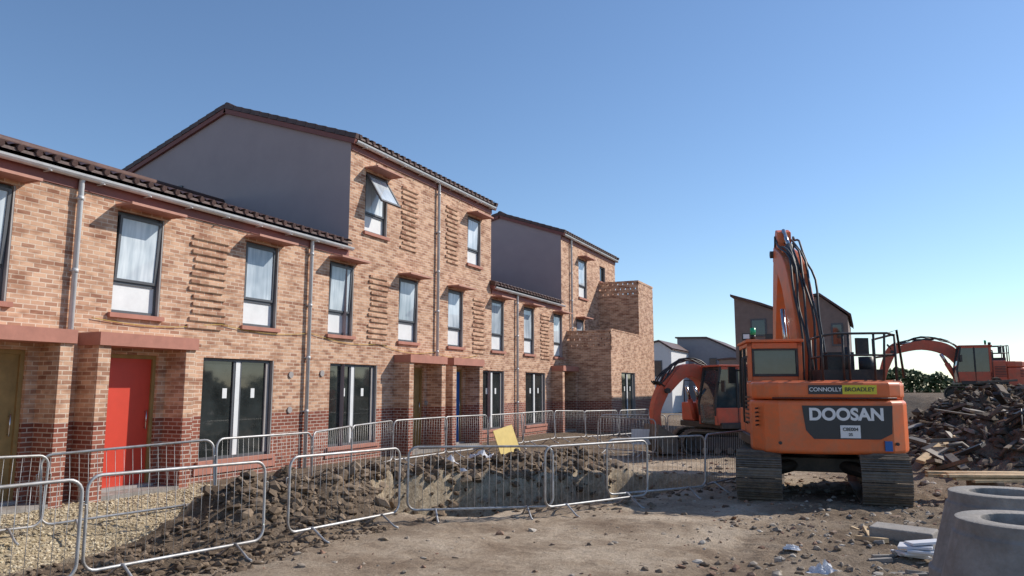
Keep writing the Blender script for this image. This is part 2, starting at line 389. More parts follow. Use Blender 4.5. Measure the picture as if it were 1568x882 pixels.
def window(mb,a,b_,c,d,kind,x=FX):
    i=x-.11
    fr='frame'; w=.06
    for q in ((a,a+w,c,d),(b_-w,b_,c,d),(a+w,b_-w,c,c+w),(a+w,b_-w,d-w,d)):
        mb.box(i-.05,i+.03,q[0],q[1],q[2],q[3],fr)
    mb.box(i+.031,x-.004,b_-.03,b_-.002,c+.002,d-.002,'framelt')
    if kind=='up':
        mz=c+(d-c)*.30
        mb.box(i-.04,i+.02,a+w,b_-w,mz-.025,mz+.025,fr)
        mb.box(i-.03,i-.005,a+w,b_-w,c+w,mz-.025,'whitepanel')
        mt=Matrix.Translation((i+.03,0,mz+.03))@Matrix.Rotation(random.uniform(0,.06),4,'Y')@Matrix.Translation((-i-.03,0,-mz-.03))
        mb.box(i-.0,i+.05,a+w,a+w+.05,mz+.03,d-w-.005,fr,mt); mb.box(i-.0,i+.05,b_-w-.05,b_-w,mz+.03,d-w-.005,fr,mt)
        mb.box(i-.0,i+.05,a+w+.05,b_-w-.05,d-w-.055,d-w-.005,fr,mt); mb.box(i-.0,i+.05,a+w+.05,b_-w-.05,mz+.03,mz+.08,fr,mt)
        mb.box(i+.01,i+.03,a+w+.05,b_-w-.05,mz+.08,d-w-.055,'curtain',mt)
        mb.box(i-.045,i-.035,a+w,b_-w,mz+.025,d-w,'glass')
    elif kind=='low':
        m_=(a+b_)/2
        mb.box(i-.04,i+.035,m_-.05,m_+.07,c+w,d-w,'whitepanel')
        mb.box(i-.04,i+.025,m_-.11,m_-.051,c+w,d-w,fr); mb.box(i-.04,i+.025,m_+.071,m_+.12,c+w,d-w,fr)
        mb.box(i-.04,i+.03,b_-w-.10,b_-w-.001,c+w,d-w,'framelt')
        mb.box(i-.03,i-.005,a+w,m_-.11,c+w,d-w,'glass'); mb.box(i-.03,i-.005,m_+.12,b_-w-.1,c+w,d-w,'glass')
        mb.box(i-.004,i+.0,m_-.36,m_-.24,c+(d-c)*.60,c+(d-c)*.70,'whitepanel'); mb.box(i-.004,i+.0,b_-.56,b_-.45,c+(d-c)*.60,c+(d-c)*.70,'whitepanel')
        mb.box(x+.001,x+.03,a-.12,b_+.12,c-.26,c-.09,'precast')
    else:
        mb.box(i-.03,i-.005,a+w,b_-w,c+w,d-w,'glass')
    mb.box(x-.1,x+.07,a-.07,b_+.07,c-.085,c-.003,'precast')
def canopy(mb,a,b_,d):
    z=d+.06
    mb.box(FX+.001,FX+.42,a-.06,a-.02,z,z+.04,'canopy'); mb.box(FX+.001,FX+.42,b_+.10,b_+.14,z,z+.04,'canopy')
    mb.box(FX+.42,FX+.44,a-.06,b_+.14,z-.003,z+.043,'canopy')
    for i in range(11):
        xx=FX+.012+i*.037
        mb.box(xx,xx+.026,a-.02,b_+.10,z+.012,z+.03,'canopy')
def panel(mb,a,b_,c,d):
    z=math.floor(c/.075)*.075+.004
    while z<d:
        j0=random.choice([0,.1125,.05]); j1=random.choice([0,.1125,.06])
        mb.box(FX+.001,FX+.04,a+j0,b_-j1,z,z+.068,'brick'); z+=.15
def pantile(name,parent,y0,y1,xe,ze,xr,zr,xb,zb):
    mb=MB(); nyy=int((y1-y0)/.05)+1
    for (xa,za,xc,zc) in ((xe,ze,xr,zr),(xr,zr,xb,zb)):
        L_=math.hypot(xc-xa,zc-za); rows=max(2,int(L_/.34)); nxn=Vector((-(zc-za),0,(xc-xa))).normalized()
        if nxn.z<0: nxn=-nxn
        o=len(mb.v); pr=[]
        up=(zc>za)
        for r_ in range(rows):
            t0,t1=r_/rows,(r_+1)/rows
            pr+= [(t0,.035 if up else .0),(t1,.0 if up else .035)]
        for j in range(nyy):
            y=y0+(y1-y0)*j/(nyy-1); w=abs(math.sin(math.pi*y/.3))**.7*.055
            for t,h in pr:
                p=Vector((xa+(xc-xa)*t,y,za+(zc-za)*t))+nxn*(w+h); mb.v.append(tuple(p))
        k=len(pr); mi=mb.mi('tile')
        for j in range(nyy-1):
            for i in range(k-1):
                mb.f.append((o+j*k+i,o+j*k+i+1,o+(j+1)*k+i+1,o+(j+1)*k+i)); mb.m.append(mi); mb.sm.append(False)
    mb.extr([(xe,ze-.03),(xr,zr-.03),(xb,zb-.03),(xb,zb),(xr,zr+.03),(xe,ze+.02)],y0+.001,y1-.001,'tile','y')
    for j in range(int((y1-y0)/.3)):
        yy=y0+.15+j*.3
        mb.tube([(xe+.03,yy,ze+.03),(xe-.3,yy,ze+.03+.3*(zr-ze)/(xe-xr))],.055,'tile',8)
    mb.tube([(xr,y0-.05,zr+.06),(xr,y1+.05,zr+.06)],.12,'tile',10)
    return mb.obj(name,parent,recalc=True)
def verge(mb,y,xe,ze,xr,zr,xb,zb,side=-1):
    ya,yb=(y-.10,y+.02) if side<0 else (y-.02,y+.10)
    for (xa,za,xc,zc) in ((xe,ze,xr,zr),(xb,zb,xr,zr)):
        L_=math.hypot(xc-xa,zc-za); n=int(L_/.34); d=Vector((xc-xa,0,zc-za)).normalized(); nn=Vector((-d.z,0,d.x))
        if nn.z<0: nn=-nn
        ang=-math.atan2(d.z,d.x)
        for i in range(n):
            t=(i+.5)/n; c=Vector((xa+(xc-xa)*t,(ya+yb)/2,za+(zc-za)*t))+nn*.05
            mb.obox(c,(L_/n*1.02,(yb-ya)*1.05,.13),'tile',(0,ang-.05*(1 if xa>xc else -1),0))
        c=Vector(((xa+xc)/2,(ya+yb)/2,(za+zc)/2))-nn*.09
        mb.obox(c,(L_,(yb-ya)*.8,.13),'fascia',(0,ang,0))
def body(mb,y0,y1,ze,xr,zr,xb,gable='render',z0=-.6,south=True,north=True):
    poly=[(FX-.002,z0),(FX-.002,ze),(xr,zr),(xb,ze),(xb,z0)]
    for y in ([y0] if south else [])+([y1] if north else []):
        mb.quad([(px,y,pz) for px,pz in poly],gable)
    mb.quad([(xb,y0,z0),(xb,y1,z0),(xb,y1,ze),(xb,y0,ze)],gable)
def pipe(mb,y,z1,z0=-.2):
    x=FX+.10
    mb.tube([(x+.02,y,z1+.02),(x-.02,y,z1-.12),(x-.02,y,z0)],.045,'gutter',12)
    z=z1-.4
    while z>z0+.2:
        mb.tube([(x-.02,y,z-.035),(x-.02,y,z+.035)],.054,'gutter',12); mb.box(FX,x-.02,y-.05,y+.05,z-.012,z+.012,'gutter'); z-=1.25
def gutter(mb,y0,y1,z):
    mb.box(FX+.001,FX+.035,y0,y1,z-.24,z+.02,'fascia')
    x=FX+.135; n=8; ra=.085
    o=len(mb.v)
    for yy in (y0,y1):
        for i in range(n):
            an=math.pi+math.pi*i/(n-1); mb.v.append((x+ra*math.cos(an),yy,z+.0+ra*math.sin(an)))
        for i in range(n):
            an=2*math.pi-math.pi*i/(n-1); mb.v.append((x+(ra-.008)*math.cos(an),yy,z+.0+(ra-.008)*math.sin(an)))
    k=2*n
    for i in range(k):
        j=(i+1)%k; mb.f.append((o+i,o+j,o+k+j,o+k+i)); mb.m.append(mb.mi('gutter')); mb.sm.append(False)
    y=y0+.4
    while y<y1: mb.box(FX+.035,FX+.225,y,y+.03,z-.1,z-.086,'gutter'); y+=.95
def porch(mb,a,b_,zt=2.68):
    pr=.52
    mb.box(FX+.001,FX+pr+.05,a,b_,zt-.22,zt,'precast')
    for (p,q) in ((a+.02,a+.245),(b_-.245,b_-.02)):
        mb.box(FX+.001,FX+pr,p,q,-.55,zt-.221,'brick')
    mb.box(FX+.001,FX+pr,a+.246,b_-.246,-.55,-.03,'concrete')
def door(mb,a,b_,col,zt=2.35):
    i=FX-.11
    mb.box(i-.05,i+.04,a,a+.07,0,zt,'wood'); mb.box(i-.05,i+.04,b_-.07,b_,0,zt,'wood'); mb.box(i-.05,i+.04,a+.07,b_-.07,zt-.07,zt,'wood')
    mb.box(i-.05,i+.0,a+.07,b_-.07,.02,zt-.07,col)
    mb.box(i+.001,i+.012,a+.16,b_-.16,.2,zt-.2,col)
    mb.tube([(i+.06,b_-.16,1.0),(i+.06,b_-.16,1.35)],.012,'chrome',6)
    mb.box(i,i+.06,b_-.17,b_-.15,1.02,1.04,'chrome'); mb.box(i,i+.06,b_-.17,b_-.15,1.3,1.32,'chrome')
    mb.box(i-.05,FX+.05,a,b_,-.04,.018,'framelt')

P0=8.2; W=5.95
def stuff(y0,y1):
    ups=[];lows=[];doors=[];pors=[];pans=[];pips=[]
    for k in range(-3,5):
        p=P0+k*W
        ups+= [(p-2.05,p-1.03),(p+.78,p+1.78)]
        if k%2==0:
            pors+=[(p+.20,p+2.25),(p-2.25,p-.20)]; doors+=[(p+.62,p+1.84),(p-1.84,p-.62)]
        else:
            lows+=[(p+.92,p+2.92),(p-3.05,p-1.05)]
        pans+=[(p+2.42,p+3.42)]
        pips.append(p)
    f=lambda l:[q for q in l if y0<(q[0]+q[1])/2<y1]
    return f(ups),f(lows),f(doors),f(pors),f(pans),[p for p in pips if y0<p<y1]
BR=-16.6; BB=-21.1
def house(name,y0,y1,l0,l1,three,ze,xr,zr,xb,extra,south=True):
    e=empty(name,(0,0,0)); mb=MB(); win=MB(); trim=MB()
    ups,lows,doors,pors,pans,pips=stuff(l0,l1)
    if 'lows' in extra: lows=extra['lows']; doors=extra['doors']; pors=extra['pors']
    ops=[(a,b_,3.08,4.93) for a,b_ in ups]+[(a,b_,.30,2.36) for a,b_ in lows]+[(a,b_,0,2.35) for a,b_ in doors]
    facade(mb,l0,l1,-.6,Z2,ops)
    top=extra.get('top',[])
    if three: facade(mb,y0,y1,Z2,ze,[t[:4] for t in top])
    body(mb,y0,y1,ze,xr,zr,xb,south=south)
    mb.obj('walls',e,recalc=False)
    for a,b_ in ups: window(win,a,b_,3.08,4.93,'up'); canopy(trim,a,b_,4.93)
    for a,b_ in lows: window(win,a,b_,.30,2.36,'low')
    for t in top: window(win,*t[:4],t[4])
    for t in top[:2]:
        if t[4]=='up': canopy(trim,t[0],t[1],t[3])
    for i,(a,b_) in enumerate(doors): door(win,a,b_,extra['dcol'][i%len(extra['dcol'])])
    win.obj('windows_and_doors',e)
    for a,b_ in pors: porch(trim,a,b_)
    for a,b_ in pans: panel(trim,a,b_,2.95,4.85)
    for q in extra.get('pans',[]): panel(trim,*q)
    for p in pips: pipe(trim,p,(ze if y0<p<y1 else Z2)-.02)
    gutter(trim,y0+.003,y1-.003,ze-.02)
    verge(trim,y0,FX+.2,ze+.02,xr,zr+.05,xb-.2,ze,-1)
    if three: verge(trim,y1,FX+.2,ze+.02,xr,zr+.05,xb-.2,ze,1)
    trim.obj('trim',e)
    pantile('roof',e,y0+.03,y1-.03,FX+.16,ze+.09,xr,zr+.06,xb-.2,ze+.02)
    return e
Z2=5.38
h1=house('terraced_brick_house',-9.0,15.64,-9.0,17.4,False,Z2,BR,Z2+1.55,BB,{'dcol':['wood','wood','red','wood']})
h2=house('three_storey_brick_house',15.65,23.93,17.4,22.7,True,8.28,BR,9.85,BB,{'dcol':['blue','wood'],
  'top':[(16.33,17.38,5.95,7.62,'up'),(22.15,23.12,5.95,7.62,'up')],'pans':[(18.05,18.98,5.8,7.7),(20.65,21.5,5.8,7.7)]})
h3=house('terraced_brick_house',23.94,30.88,22.7,31.4,False,Z2,BR,Z2+1.55,BB,{'dcol':['wood'],
  'lows':[(23.25,25.05),(26.97,28.97)],'doors':[(30.1,31.2)],'pors':[(29.6,31.47)]},south=False)
h4=house('three_storey_brick_house',30.89,38.9,31.4,38.9,True,8.62,-15.1,9.72,-19.2,{'dcol':['wood'],
  'lows':[],'doors':[],'pors':[],'top':[(33.15,34.3,6.0,7.85,'up'),(36.3,37.2,7.15,7.95,'dark')],'pans':[]})
mb=MB(); mb.box(-18.9,-18.2,15.60,15.645,6.95,7.75,'frame'); mb.box(-18.84,-18.26,15.585,15.599,7.0,7.7,'glass'); mb.obj('gable_window',h2)
mb=MB(); mt=Matrix.Translation((FX-.02,16.85,7.56))@Matrix.Rotation(R(-32),4,'Y')
for q in ((-.46,-.40,-.95,0),(.40,.46,-.95,0),(-.4,.4,-.06,0),(-.4,.4,-.95,-.89)): mb.box(-.025,.025,q[0],q[1],q[2],q[3],'frame',mt)
mb.box(-.008,.008,-.4,.4,-.89,-.06,'curtain',mt); mb.obj('open_sash',h2)
mb=MB(); BX=-10.0
facade(mb,31.5,38.9,-.6,4.27,[(33.0,35.2,.35,2.45)],x=BX)
def perf(mb,a,b_,z0,z1,const,axis,n,rows=3):
    st=(b_-a)/n; rh=(z1-z0)/rows
    for r_ in range(rows):
        zz=z0+r_*rh
        lo=(a,b_,zz,zz+rh*.66)
        if axis=='x': mb.box(a,b_,const,const+.1,lo[2],lo[3],'brick')
        else: mb.box(const-.1,const,a,b_,lo[2],lo[3],'brick')
        for i in range(n):
            p=a+(i+(.5 if r_%2 else 0))*st; q=min(b_,p+st*.78)
            if axis=='x': mb.box(p,q,const,const+.1,lo[3],zz+rh,'brick')
            else: mb.box(const-.1,const,p,q,lo[3],zz+rh,'brick')
mb.quad([(FX,31.5,-.6),(BX,31.5,-.6),(BX,31.5,3.4),(FX,31.5,3.4)],'brick')
perf(mb,FX,BX,3.4,4.2,31.5,'x',8); mb.box(FX,BX+.02,31.48,31.62,4.2,4.28,'brick')
mb.box(BX-.12,BX+.015,31.63,36.1,4.275,4.33,'brick')
mb.box(FX,BX-.13,31.62,36.1,2.9,3.0,'concrete')
mb.quad([(FX,36.1,3.0),(BX,36.1,3.0),(BX,36.1,6.2),(FX,36.1,6.2)],'brick')
mb.quad([(BX,36.1,4.27),(BX,38.9,4.27),(BX,38.9,6.2),(BX,36.1,6.2)],'brick')
perf(mb,FX,BX,6.2,6.95,36.1,'x',8); perf(mb,36.2,38.9,6.2,6.95,BX,'y',9)
mb.box(FX,BX+.02,36.08,36.2,6.95,7.05,'brick'); mb.box(BX-.12,BX+.02,36.21,38.9,6.95,7.05,'brick')
mb.box(FX,BX-.13,36.2,38.9,5.7,5.8,'concrete')
mb.quad([(FX,38.9,-.6),(BX,38.9,-.6),(BX,38.9,6.2),(FX,38.9,6.2)],'brick')
window(mb,33.0,35.2,.35,2.45,'low',x=BX)
mb.obj('balcony_block',h4)
mb=MB(); pts=[]
for i in range(90):
    y=8.6+i*.16
    z=2.95-.12*abs(math.sin(y*1.1))-.12*math.sin(y*.37)
    pts.append((FX+.03,y,z))
mb.tube(pts,.007,'yellowcable',5)
for (y,z) in ((13.65,2.05),(13.65,1.25),(14.75,2.1),(19.6,1.3)): mb.tube([(FX,y,z),(FX+.03,y,z)],.075,'framelt',14)
mb.obj('site_cable_and_vents',h1)

# ---------------------------------------------------------------- barriers
def rrect(w,z0,z1,r,n=5):
    pts=[]
    for cx,cz,a0 in ((w/2-r,z1-r,0),(-w/2+r,z1-r,90),(-w/2+r,z0+r,180),(w/2-r,z0+r,270)):
        for i in range(n+1):
            a=R(a0+90*i/n); pts.append((cx+r*math.cos(a),0,cz+r*math.sin(a)))
    return pts
def barrier_mesh():
    mb=MB(); w=2.3
    mb.tube(rrect(w,.16,1.1,.14),.0185,'steel',8,True)
    n=20
    for i in range(1,n):
        x=-w/2+w*i/n
        mb.tube([(x,0,.16),(x,0,1.1)],.0034,'steel',4)
    for sx in (-.72,.72):
        mb.tube([(sx,-.34,.012),(sx,-.26,.03),(sx,-.03,.17),(sx,.03,.17),(sx,.26,.03),(sx,.34,.012)],.016,'steel',6)
    for sx,s in ((-w/2,-1),(w/2,1)):
        mb.tube([(sx+s*.02,0,.85),(sx+s*.05,0,.85),(sx+s*.05,0,.75)],.008,'steel',5)
    return mb
proto=None
def barrier(p,q,dz=0,tilt=0):
    global proto
    if proto is None:
        o=barrier_mesh().obj('crowd_barrier'); proto=o.data
    else:
        o=bpy.data.objects.new('crowd_barrier',proto); scene.collection.objects.link(o)
    (x0,y0),(x1,y1)=p,q; z0,z1=gh(x0,y0,False),gh(x1,y1,False)
    d=math.hypot(x1-x0,y1-y0)
    o.location=((x0+x1)/2,(y0+y1)/2,(z0+z1)/2+dz)
    o.rotation_euler=(R(tilt),-math.atan2(z1-z0,d),math.atan2(y1-y0,x1-x0)); o.scale=(d/2.3,1,1)
near=[((-7.45,2.8),(-6.98,5.02)),((-7.2,5.25),(-6.82,7.35)),((-6.75,7.7),(-6.48,9.82)),((-6.42,9.95),(-4.62,11.4)),((-4.7,11.25),(-3.6,13.3)),((-4.2,12.85),(-2.85,14.65)),((-2.9,14.8),(-2.4,17.0))]
for a,b_ in near: barrier(a,b_,tilt=random.uniform(-2,3))
far=[(-10.7,2.3),(-10.6,4.6),(-10.3,6.85),(-9.25,8.9),(-9.3,11.2),(-10.0,13.3),(-10.45,15.5),(-10.3,17.8),(-10.2,20.1),(-10.1,22.4),(-9.9,24.7),(-9.6,27),(-9.0,29.2),(-8.4,31.4)]
for a,b_ in zip(far,far[1:]): barrier(a,b_,tilt=random.uniform(-4,4))
for a,b_ in (((-8.2,24.5),(-6.2,25.4)),((-6.1,25.4),(-4.4,26.8)),((-7.6,22.4),(-5.6,21.6))): barrier(a,b_,tilt=random.uniform(-4,4))

# ---------------------------------------------------------------- excavators
def ribbon(cl,ws):
    L_=[];R_=[]
    n=len(cl)
    for i,(a,b_) in enumerate(cl):
        p=cl[max(0,i-1)];q=cl[min(n-1,i+1)]; t=Vector((q[0]-p[0],q[1]-p[1])).normalized(); nn=Vector((-t.y,t.x))
        L_.append((a+nn.x*ws[i]/2,b_+nn.y*ws[i]/2)); R_.append((a-nn.x*ws[i]/2,b_-nn.y*ws[i]/2))
    return L_+R_[::-1]
def smoothcl(pts,n=5):
    out=[]
    P=[pts[0]]+pts+[pts[-1]]
    for i in range(1,len(P)-2):
        for k in range(n):
            t=k/n
            c=[.5*((2*P[i][d])+(-P[i-1][d]+P[i+1][d])*t+(2*P[i-1][d]-5*P[i][d]+4*P[i+1][d]-P[i+2][d])*t*t+(-P[i-1][d]+3*P[i][d]-3*P[i+1][d]+P[i+2][d])*t**3) for d in range(len(P[0]))]
            out.append(tuple(c))
    out.append(tuple(pts[-1])); return out
def text(s,size,loc,parent,mat,name,rot=(R(90),0,0),bold=.0):
    cu=bpy.data.curves.new(name+'_c','FONT'); cu.body=s; cu.size=size; cu.extrude=.004; cu.offset=bold; cu.align_x='CENTER'; cu.align_y='CENTER'
    o=bpy.data.objects.new('tmp',cu); scene.collection.objects.link(o)
    bpy.context.view_layer.update()
    me=bpy.data.meshes.new_from_object(o); bpy.data.objects.remove(o)
    me.materials.clear(); me.materials.append(M[mat])
    ob=bpy.data.objects.new(name,me); scene.collection.objects.link(ob); ob.parent=parent; ob.location=loc; ob.rotation_euler=rot
    return ob
def excavator(name,loc,hd_track,hd_up,sc,boom,bw,stick,sw,bucket,paint='orange',detail=True,trackw=.78,half=1.42,cyl=None):
    root=empty(name,loc,0,sc)
    tr=empty('undercarriage',(0,0,0),R(hd_track)); tr.parent=root
    up=empty('superstructure',(0,0,0),R(hd_up)); up.parent=root
    L_=1.55; rr=.40; zc=.44
    for sx in (-1,1):
        xa,xb=(half-trackw)*sx,half*sx; x0,x1=min(xa,xb),max(xa,xb)
        mb=MB()
        per=4*L_+2*math.pi*rr; n=48
        for i in range(n):
            s_=per*i/n
            if s_<2*L_: y,z,a=-L_+s_,zc+rr,0
            elif s_<2*L_+math.pi*rr: t=(s_-2*L_)/rr; y,z,a=L_+rr*math.sin(t),zc+rr*math.cos(t),-t
            elif s_<4*L_+math.pi*rr: y,z,a=L_-(s_-2*L_-math.pi*rr),zc-rr,math.pi
            else: t=(s_-4*L_-math.pi*rr)/rr; y,z,a=-L_-rr*math.sin(t),zc-rr*math.cos(t),math.pi-t
            sag=-.03*math.sin(math.pi*(y+L_)/(2*L_)) if z>zc+rr*.9 and abs(y)<L_ else 0
            mt=Matrix.Translation((0,y,z+sag))@Matrix.Rotation(a,4,'X')
            mb.box(x0,x1,-per/n*.47,per/n*.47,-.015,.02,'track',mt)
            for g_ in (-.05,.0,.05): mb.box(x0+.005,x1-.005,g_-.008,g_+.008,.02,.05 if g_ else .045,'track',mt)
            mb.box((x0+x1)/2-.12,(x0+x1)/2+.12,-per/n*.5,per/n*.5,-.09,-.016,'black',mt)
        mb.obj('track',tr,recalc=False)
        mb=MB()
        mb.extr([(-L_+.1,.22),(L_-.1,.22),(L_+.05,.5),(L_-.1,.66),(-L_+.1,.66),(-L_-.05,.5)],(x0+x1)/2-.2,(x0+x1)/2+.2,'black')
        for k in range(7):
            y=-1.25+k*.415; mb.tube([((x0+x1)/2-.22,y,.2),((x0+x1)/2+.22,y,.2)],.11,'track',12)
        for y in (-L_,L_): mb.tube([((x0+x1)/2-.16,y,zc),((x0+x1)/2+.16,y,zc)],.3,'black',18)
        mb.obj('track_frame',tr,bevel=.01)
    mb=MB(); mb.box(-half+.6,half-.6,-.7,.7,.45,.72,'black'); mb.tube([(0,0,.7),(0,0,.98)],.62,'black',24)
    for sx in (-1,1):
        for sy in (-1,1): mb.tube([(sx*.3,sy*.5,.6),(sx*(half-.45),sy*1.0,.45)],.13,'black',8)
    mb.obj('carbody',tr,bevel=.02)
    mb=MB(); hw=1.33
    mb.box(-hw,hw,-1.0,1.35,.93,1.12,'black'); mb.obj('platform',up,bevel=.02)
    mb=MB()
    ol=[(-hw-.02,-.75),(-hw-.02,-1.15),(-1.18,-1.5),(-.95,-1.68),(-.5,-1.76),(.5,-1.76),(.95,-1.68),(1.18,-1.5),(hw+.02,-1.15),(hw+.02,-.75)]
    mb.extr(ol,.86,1.80,paint,'z'); mb.obj('counterweight',up,bevel=.07,seg=4)
    mb=MB(); ol2=[(x*.985,y*.975) for x,y in ol]
    mb.extr(ol2,1.815,2.13,paint,'z'); mb.obj('rear_cover',up,bevel=.07,seg=4)
    mb=MB()
    mb.box(-.2,1.3,-1.2,.35,1.12,2.16,paint); mb.box(-1.3,-.21,-.75,-.12,1.12,2.16,paint)
    mb.box(.42,1.3,.36,1.3,1.12,1.75,paint)
    mb.obj('engine_housing',up,bevel=.05,seg=3)
    mb=MB()
    mb.box(-.05,1.05,-1.0,.1,2.155,2.36,'black'); mb.tube([(.55,-.5,2.3),(.55,-.5,2.8)],.06,'black',10)
    mb.box(.25,.75,-.2,.3,2.361,2.72,'black')
    mb.tube([(.95,-.3,2.3),(.95,-.3,2.62)],.15,'black',14)
    for i in range(7): mb.box(-1.345,-1.335,-.7+0,-.2,1.35+i*.08,1.38+i*.08,'black')
    for i in range(5):
        mb.obox((-1.262,-1.335,1.55-i*.075+.1),(.012,.34,.03),'black',(0,0,R(-24.5)))
    mb.tube([(-1.05,-1.625,1.84),(-.5,-1.735,1.84),(.5,-1.735,1.84),(1.05,-1.625,1.84)],.012,'black',6)
    mb.obj('hood_details',up)
    c0,c1,ya,yb,zb,zt=-1.25,-.2,-.12,1.5,1.05,2.93
    mb=MB()
    mb.extr([(ya+.03,zb+.03),(yb-.03,zb+.03),(yb+.02,1.7),(yb-.25,zt-.04),(ya+.03,zt-.04)],c0+.03,c1-.03,'blueglass'); mb.obj('cab_glazing',up)
    mb=MB(); t=.085; cabcol=paint
    for x in (c0,c1-t):
        mb.box(x,x+t,ya,ya+t+.04,zb,zt-.005,cabcol); mb.box(x,x+t,ya,yb,zb,zb+.55,cabcol)
        mb.extr([(yb-.04,zb),(yb+.05,1.7),(yb-.2,zt),(yb-.28,zt),(yb-.04,1.7),(yb-.12,zb)],x,x+t,'black')
        mb.box(x,x+t,.62,.7,zb,zt-.01,'black'); mb.box(x,x+t,ya,yb-.24,zt-.09,zt-.005,cabcol)
    mb.box(c0+t,c1-t,ya,ya+.05,zb,2.25,cabcol); mb.box(c0+t,c1-t,ya,ya+.05,zt-.13,zt-.005,cabcol)
    mb.box(c0+t,c1-t,yb-.26,yb-.2,zt-.09,zt-.01,'black'); mb.box(c0-.03,c1+.03,ya-.05,yb-.15,zt,zt+.06,cabcol)
    mb.obj('cab_frame',up,bevel=.015)
    mb=MB()
    mb.box(c0+t,c1-t,ya-.012,ya-.002,2.25,2.30,'black'); mb.box(c0+t,c1-t,ya-.012,ya-.002,zt-.16,zt-.13,'black')
    mb.box(c0+t,c0+t+.04,ya-.012,ya-.002,2.30,zt-.16,'black'); mb.box(c1-t-.04,c1-t,ya-.012,ya-.002,2.30,zt-.16,'black')
    mb.tube([(-1.1,.1,3.01),(-1.1,.1,3.1)],.05,'black',10); mb.tube([(-1.1,.1,3.1),(-1.1,.1,3.24)],.055,'green',12)
    mb.box(-1.34,-1.18,-.1,.0,2.99,3.12,'black'); mb.box(-1.32,-1.2,-.115,-.101,3.01,3.10,'white'); mb.box(-.9,-.75,-.16,-.08,3.0,3.1,'black')
    k='black'; rr_=.022
    for (x,y) in ((-.05,-1.15),(1.22,-1.15),(1.22,.2),(-.05,-.2)):
        mb.tube([(x,y,2.1),(x,y,3.0)],rr_,k,8)
    mb.tube([(-.05,-1.15,2.98),(.2,-1.15,3.02),(1.1,-1.15,3.02),(1.22,-1.15,2.98),(1.24,-.9,3.0),(1.22,.2,2.98)],rr_,k,8)
    mb.tube([(-.05,-1.15,2.98),(-.05,-.2,2.98)],rr_,k,8); mb.tube([(-.05,-1.15,2.6),(-.05,-.2,2.6)],rr_,k,8)
    mb.tube([(-.05,-1.15,2.62),(1.22,-1.15,2.62),(1.22,.2,2.62)],rr_*.9,k,8)
    for x in (.32,.42,.86): mb.tube([(x,-1.15,2.1),(x,-1.15,3.02)],rr_,k,8)
    mb.tube([(1.0,-1.15,2.15),(1.05,-1.15,3.0),(1.28,-1.1,3.08),(1.36,-1.1,2.2)],rr_,k,8)
    mb.tube([(1.25,1.2,1.7),(1.25,1.2,2.5),(1.25,.5,2.5),(1.25,.4,2.15)],rr_,k,8)
    mb.obox((.72,-.9,2.78),(.24,.06,.34),k,(0,0,.3)); mb.obox((-1.42,1.3,2.3),(.16,.05,.36),k,(0,0,.2))
    mb.tube([(-1.25,1.35,2.4),(-1.42,1.3,2.4)],.015,k,6)
    mb.tube([(-1.26,-.1,1.3),(-1.36,-.1,1.35),(-1.36,-.1,2.6),(-1.26,-.1,2.65)],.018,k,6)
    mb.obj('handrails_and_mirrors',up)
    bcl=smoothcl([(a,b_,w) for (a,b_),w in zip(boom,bw)],5)
    mb=MB(); bx=.12
    mb.extr(ribbon([(p[0],p[1]) for p in bcl],[p[2] for p in bcl]),bx-.23,bx+.23,paint)
    mb.obj('boom',up,bevel=.025)
    scl=smoothcl([(a,b_,w) for (a,b_),w in zip(stick,sw)],4)
    mb=MB(); mb.extr(ribbon([(p[0],p[1]) for p in scl],[p[2] for p in scl]),bx-.16,bx+.16,paint); mb.obj('stick',up,bevel=.02)
    mb=MB(); mb.extr(bucket,bx-.5,bx+.5,'track'); mb.obj('bucket',up,bevel=.02)
    mb=MB()
    for c in cyl:
        (a,b_),(c_,d)=c[:2]
        for xo in (c[2] if len(c)>2 else (0,)):
            mx,my=a+(c_-a)*.6,b_+(d-b_)*.6
            mb.tube([(bx+xo,a,b_),(bx+xo,mx,my)],.09,paint if xo else 'black',12); mb.tube([(bx+xo,mx,my),(bx+xo,c_,d)],.05,'chrome',10)
    for a in (boom[0],boom[-1],stick[-1]): mb.tube([(bx-.3,a[0],a[1]),(bx+.3,a[0],a[1])],.09,'black',12)
    for xo in (-.17,-.1,-.02,.09,.17,.26):
        pts=[]
        rb=ribbon([(p[0],p[1]) for p in bcl],[p[2]+.14+.25*abs(math.sin(xo*31+i*.45)) for i,p in enumerate(bcl)])[:len(bcl)]
        for i,p in enumerate(rb):
            pts.append((bx+xo+.035*math.sin(i*1.1+xo*20),p[0],p[1]+.03*math.sin(i*.9+xo*9)))
        e_=pts[-1]; pts.append((bx+xo,e_[1]+.12*sc,e_[2]+.12)); pts.append((bx+xo,stick[0][0]+.22,stick[0][1]-.5))
        mb.tube(pts,.026,'black',6)
    mb.obj('hydraulics',up)
    if detail:
        mb=MB()
        def tp(cx,cz,w,h,y,k):
            mb.extr([(cx-w/2,cz+h/2),(cx+w/2,cz+h/2),(cx+w/2-.03,cz-h/2+.1),(cx+w/2-.22,cz-h/2),(cx-w/2+.18,cz-h/2),(cx-w/2+.05,cz-h/2+.15)],y-.006,y,k,'y')
        tp(.18,1.42,1.50,.58,-1.762,'char')
        mb.box(-.44,.13,-1.735,-1.722,1.91,2.07,'char'); mb.box(.131,.70,-1.735,-1.722,1.91,2.07,'yellow')
        mb.box(.05,.38,-1.785,-1.771,1.15,1.37,'white')
        for x in (-.95,1.0): mb.tube([(x,-1.70,1.05),(x,-1.66,1.05)],.03,'black',10)
        mb.box(.78,.9,-1.745,-1.70,.93,1.1,'blue')
        mb.obj('decals',up)
        text('DOOSAN',.29,(.16,-1.772,1.55),up,'white','maker_lettering',bold=.011)
        text('CONNOLLY',.1,(-.155,-1.739,1.99),up,'white','owner_lettering',bold=.001)
